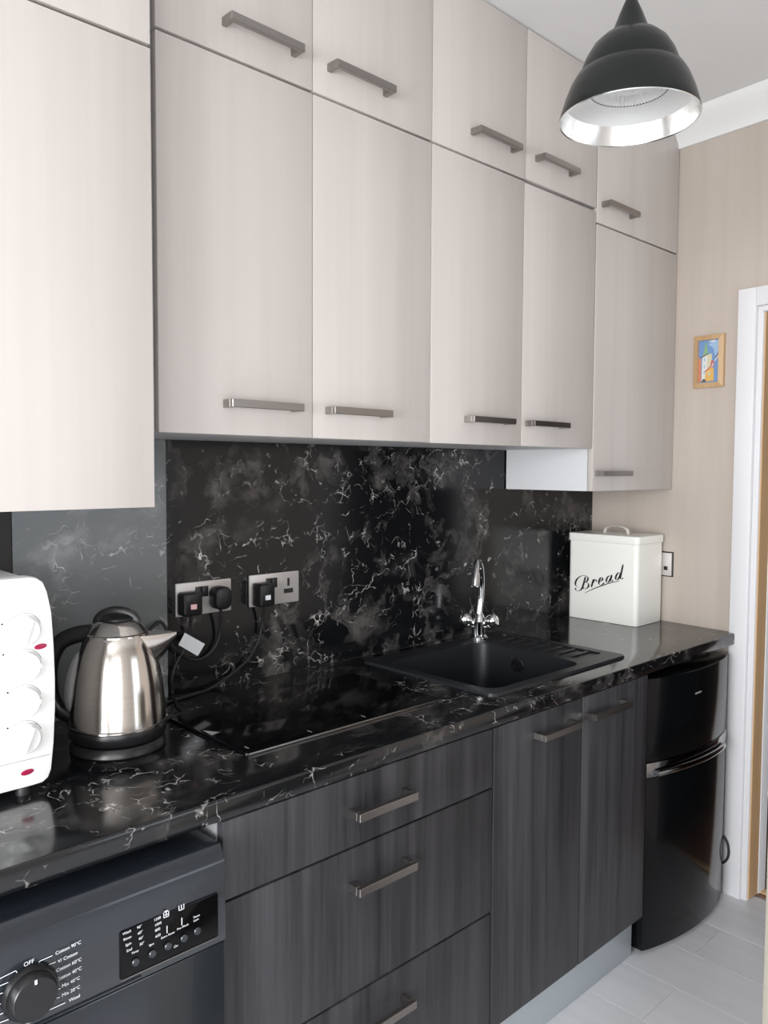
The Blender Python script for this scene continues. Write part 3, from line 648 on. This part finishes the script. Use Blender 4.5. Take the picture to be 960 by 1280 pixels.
# ------------------------------------------------------------------ bread bin
t = thing('bread_bin', (2.31, -.18, CT), 'cream enamel bread bin with black script lettering on the worktop', 'bread bin')
BXf, BXb, BYr, BYl = 2.214, 2.398, -.322, -.040
def zprism(name, x0, x1, y0, y1, r, z0, z1, mt, par, bev=.002):
    return prism(name, rrect(x0, x1, y0, y1, r, 6), (0,0,0), (1,0,0), (0,1,0), (0,0,1), z0, z1, mt, par, bev, both=True)
zprism('body', BXf, BXb, BYr, BYl, .016, CT+.0003, 1.200, 'cream_enamel', t, .003)
ld = zprism('lid', BXf-.004, BXb+.004, BYr-.004, BYl+.004, .018, 1.1985, 1.228, 'cream_enamel', t, .004)
hc = Vector((2.306, -.185, 1.228)); bm = bmesh.new()
arc = [hc+Vector((0, .048*math.cos(a), .027*math.sin(a)**.7 if math.sin(a) > 0 else 0)) for a in [math.pi*i/16 for i in range(17)]]
add_tube(bm, arc, .0022, 8, 5.0); finish('lid_handle', bm, 'cream_enamel', ld, smooth=60)
# lettering: pen strokes, broad on the down strokes
def strokes(name, lst, par, plane_x, u0, v0, sc, base, extra):
    bm = bmesh.new(); pen = Vector((-.26, .966)).normalized()
    for pts, fixed in lst:
        q = [Vector((p.x, p.y)) for p in spline([(a, b, 0) for a, b in pts], 8)]
        Lr = []
        for i, p in enumerate(q):
            d = (q[min(i+1, len(q)-1)]-q[max(i-1, 0)]).normalized(); n = Vector((-d.y, d.x))
            w = (base+extra*abs(d.dot(pen))**3)*.5
            e2 = min(i, len(q)-1-i)/4.0
            if fixed: w = fixed*.5*(.35+.65*math.sin(math.pi*(i+.5)/len(q)))
            elif e2 < 1: w *= .55+.45*e2
            Lr.append([bm.verts.new(at(u0+(p+n*s*w).x*sc, v0+(p+n*s*w).y*sc, 'x', plane_x)) for s in (-1, 1)])
        for a, b in zip(Lr, Lr[1:]): bm.faces.new((a[0], a[1], b[1], b[0]))
    finish(name, bm, 'ink', par)
strokes('lettering', [
 ([(288,325),(272,385),(255,445),(232,495),(200,519),(170,515),(152,497),(158,484),(172,488)], 0),
 ([(190,462),(165,455),(152,430),(158,390),(185,350),(230,320),(280,312),(314,332),(318,366),(298,396),(270,406)], 0),
 ([(270,406),(308,408),(328,432),(322,466),(296,488),(266,492),(258,480),(268,473)], 0),
 ([(393,362),(378,420),(364,470)], 0), ([(380,420),(398,382),(418,366),(430,382),(424,394)], 0),
 ([(474,396),(502,380),(515,356),(504,339),(484,350),(465,394),(467,426),(488,440),(514,430),(538,406)], 0),
 ([(624,318),(600,320),(574,348),(564,388),(576,406),(598,394),(622,352),(640,304)], 0), ([(640,304),(626,350),(622,382),(638,390),(658,374)], 0),
 ([(748,276),(724,278),(698,312),(688,354),(700,374),(722,360),(744,318),(756,276)], 0), ([(788,164),(772,240),(756,318),(752,352),(768,362),(790,344)], 0),
 ([(276,548),(340,516),(420,480),(520,444),(620,410),(700,394),(742,384)], 13),
 ], t, BXf-.0006, 705, 690, .09375, 5.0, 19)

# ------------------------------------------------------------------ end wall socket, picture
t = thing('wall_socket', tuple(ew(-.30, 1.07)), 'small steel socket plate on the end wall behind the bread bin', 'socket')
eobj('back_plate', [(-.268, -.358, 1.074, 1.165, .0003, .004)], 'black', t, .001)
eobj('plate', [(-.270, -.354, 1.078, 1.161, .0041, .009)], 'plate', t, .0015)
eobj('switch', [(-.326, -.340, 1.098, 1.112, .0091, .012)], 'black', t, .001)
t = thing('picture', tuple(ew(-.477, 1.745)), 'small wood-framed picture of a yellow tower on the end wall', 'picture')
PY0, PY1, PZ0, PZ1 = -.423, -.533, 1.747, 1.927
bm = bmesh.new(); fw = .017
o = ew(PY0); L = (PY0-PY1)/abs(ET.y); H0, H1 = PZ0, PZ1
def mitre(name, outer, inner):
    bm = bmesh.new(); A = [o+ET*a+Vector((0,0,b)) for a, b in outer]; B = [o+ET*a+Vector((0,0,b)) for a, b in inner]
    q = [A[0], A[1], B[1], B[0]]; lo = [bm.verts.new(v+EN*.0004) for v in q]; hi = [bm.verts.new(v+EN*h) for v, h in zip(q, (.012, .012, .017, .017))]
    bm.faces.new(lo); bm.faces.new(hi)
    for i in range(4): bm.faces.new((lo[i], lo[(i+1) % 4], hi[(i+1) % 4], hi[i]))
    finish(name, bm, 'framewood', t)
oc = [(0, H0), (L, H0), (L, H1), (0, H1)]; ic = [(fw, H0+fw), (L-fw, H0+fw), (L-fw, H1-fw), (fw, H1-fw)]
for i in range(4): mitre('frame_side', (oc[i], oc[(i+1) % 4]), (ic[i], ic[(i+1) % 4]))
def pmat(n, c): M[n] = mat(n, c, .6); return n
art = eobj('painting', [(PY0-fw+.001, PY1+fw-.001, PZ0+fw-.001, PZ1-fw+.001, .0004, .008)], pmat('paint_sky', (.15,.26,.48)), t)
def shape(col, pts, lift):                     # a, b in 0..1 of the painting
    bm = bmesh.new(); w, h = L-2*fw, H1-H0-2*fw
    bm.faces.new([bm.verts.new(o+ET*(fw+a*w)+Vector((0,0,H0+fw+b*h))+EN*(.0081+lift*.0001)) for a, b in pts])
    finish('brushwork', bm, col, art)
for n, c in (('p_white', (.62,.62,.58)), ('p_cream', (.54,.50,.33)), ('p_yellow', (.62,.38,.10)), ('p_green', (.20,.36,.20)), ('p_red', (.50,.10,.10)), ('p_orange', (.52,.20,.11)), ('p_dark', (.10,.09,.09)), ('p_pale', (.30,.43,.60))): pmat(n, c)
shape('p_pale', [(.45,.90),(.70,.97),(.95,.98),(.95,.75),(.80,.60),(.70,.80)], 1)
shape('p_white', [(.45,.97),(.80,.995),(.75,.94),(.55,.95)], 2)
shape('p_orange', [(0,.02),(.15,.03),(.12,.55),(0,.62)], 2)
shape('p_green', [(.20,.63),(.33,.96),(.37,.96),(.47,.67)], 3)
shape('p_white', [(.17,.05),(.42,.05),(.45,.66),(.18,.62)], 3)
shape('p_cream', [(.42,.10),(.65,.15),(.64,.68),(.42,.66)], 4)
shape('p_dark', [(.06,.62),(.12,.585),(.46,.665),(.46,.69),(.14,.625)], 5)
shape('p_yellow', [(.32,.03),(.76,.04),(.74,.34),(.55,.36),(.36,.30)], 6)
shape('p_red', [(.30,.27),(.58,.38),(.62,.52),(.74,.50),(.76,.36),(.70,.36),(.66,.44),(.62,.36),(.34,.25)], 7)
shape('p_white', [(.66,.40),(.70,.48),(.72,.40),(.70,.37)], 8)
shape('p_dark', [(.80,.58),(.97,.70),(.97,.66),(.84,.56)], 8)
shape('p_white', [(.76,.50),(.96,.65),(.96,.61),(.80,.48)], 9)
shape('p_dark', [(.15,.02),(.40,.02),(.36,.08),(.25,.10)], 9)
for a, b in ((.26,.50),(.26,.34),(.26,.20)): shape('p_pale', [(a,b),(a+.06,b),(a+.06,b+.09),(a,b+.09)], 10)
shape('p_cream', [(.48,.16),(.58,.17),(.58,.27),(.48,.26)], 10)

# ------------------------------------------------------------------ pendant lamp
LT = 1.46; LP = CAM + (FWD + RT*((786-480)/FPX) - UP*((149-640)/FPX))*LT
R0 = .5*171/FPX*LT
t = thing('pendant_lamp', tuple(LP), 'black dome pendant lamp with silver lining hanging from the ceiling', 'lamp')
k = R0/.1275
outer = [(.1275, 0), (.1275, .003), (.1240, .016), (.1175, .037), (.1075, .062), (.0980, .078), (.0945, .0805), (.0905, .0815), (.0875, .094), (.0810, .111), (.0690, .131), (.0530, .146), (.0390, .153), (.0360, .1535), (.0340, .157), (.0220, .188), (.0120, .211), (.0075, .220), (.006, .224)]
lathe('shade', [(r*k, z*k) for r, z in outer], 'shade', t, O=LP, n=72, cap=False, smooth=40)
inner = [(.1275, 0), (.1262, -.0015), (.1245, 0), (.1208, .016), (.1140, .034)]
lathe('lining', [(r*k, z*k) for r, z in inner], 'silver', t, O=LP, n=72, cap=False, smooth=30)
lathe('cone_reflector', [(r*k, z*k) for r, z in ((.1140, .0341), (.1125, .0347), (.094, .046), (.072, .053))], 'reflector', t, O=LP, n=72, cap=False, smooth=30)
bm = bmesh.new(); NR = 144
ra, rb = [], []
for i in range(NR):
    a = 2*math.pi*i/NR; w = .0055 if i % 2 else 0
    ra.append(bm.verts.new(LP+Vector((math.cos(a)*(.072-w), math.sin(a)*(.072-w), .053))*k)); rb.append(bm.verts.new(LP+Vector((math.cos(a)*(.068-w), math.sin(a)*(.068-w), .072))*k))
for i in range(NR): bm.faces.new((ra[i], ra[(i+1) % NR], rb[(i+1) % NR], rb[i]))
top = bm.verts.new(LP+Vector((0,0,.076))*k)
for i in range(NR): bm.faces.new((rb[i], rb[(i+1) % NR], top))
finish('ribbed_reflector', bm, 'reflector', t)
lathe('bulb', [(.012, .0745), (.018, .073), (.018, .068), (.013, .063), (0, .061)], 'white_enamel', t, O=LP, n=32)
bm = bmesh.new(); add_tube(bm, [LP+Vector((0,0,.222))*k, Vector((LP.x, LP.y, ZC-.03))], .0035, 10); finish('cord', bm, 'black_soft', t)
lathe('ceiling_rose', [(.045, ZC-.0005-LP.z), (.045, ZC-.010-LP.z), (.030, ZC-.028-LP.z), (.008, ZC-.034-LP.z)], 'coving', t, O=LP, n=36)
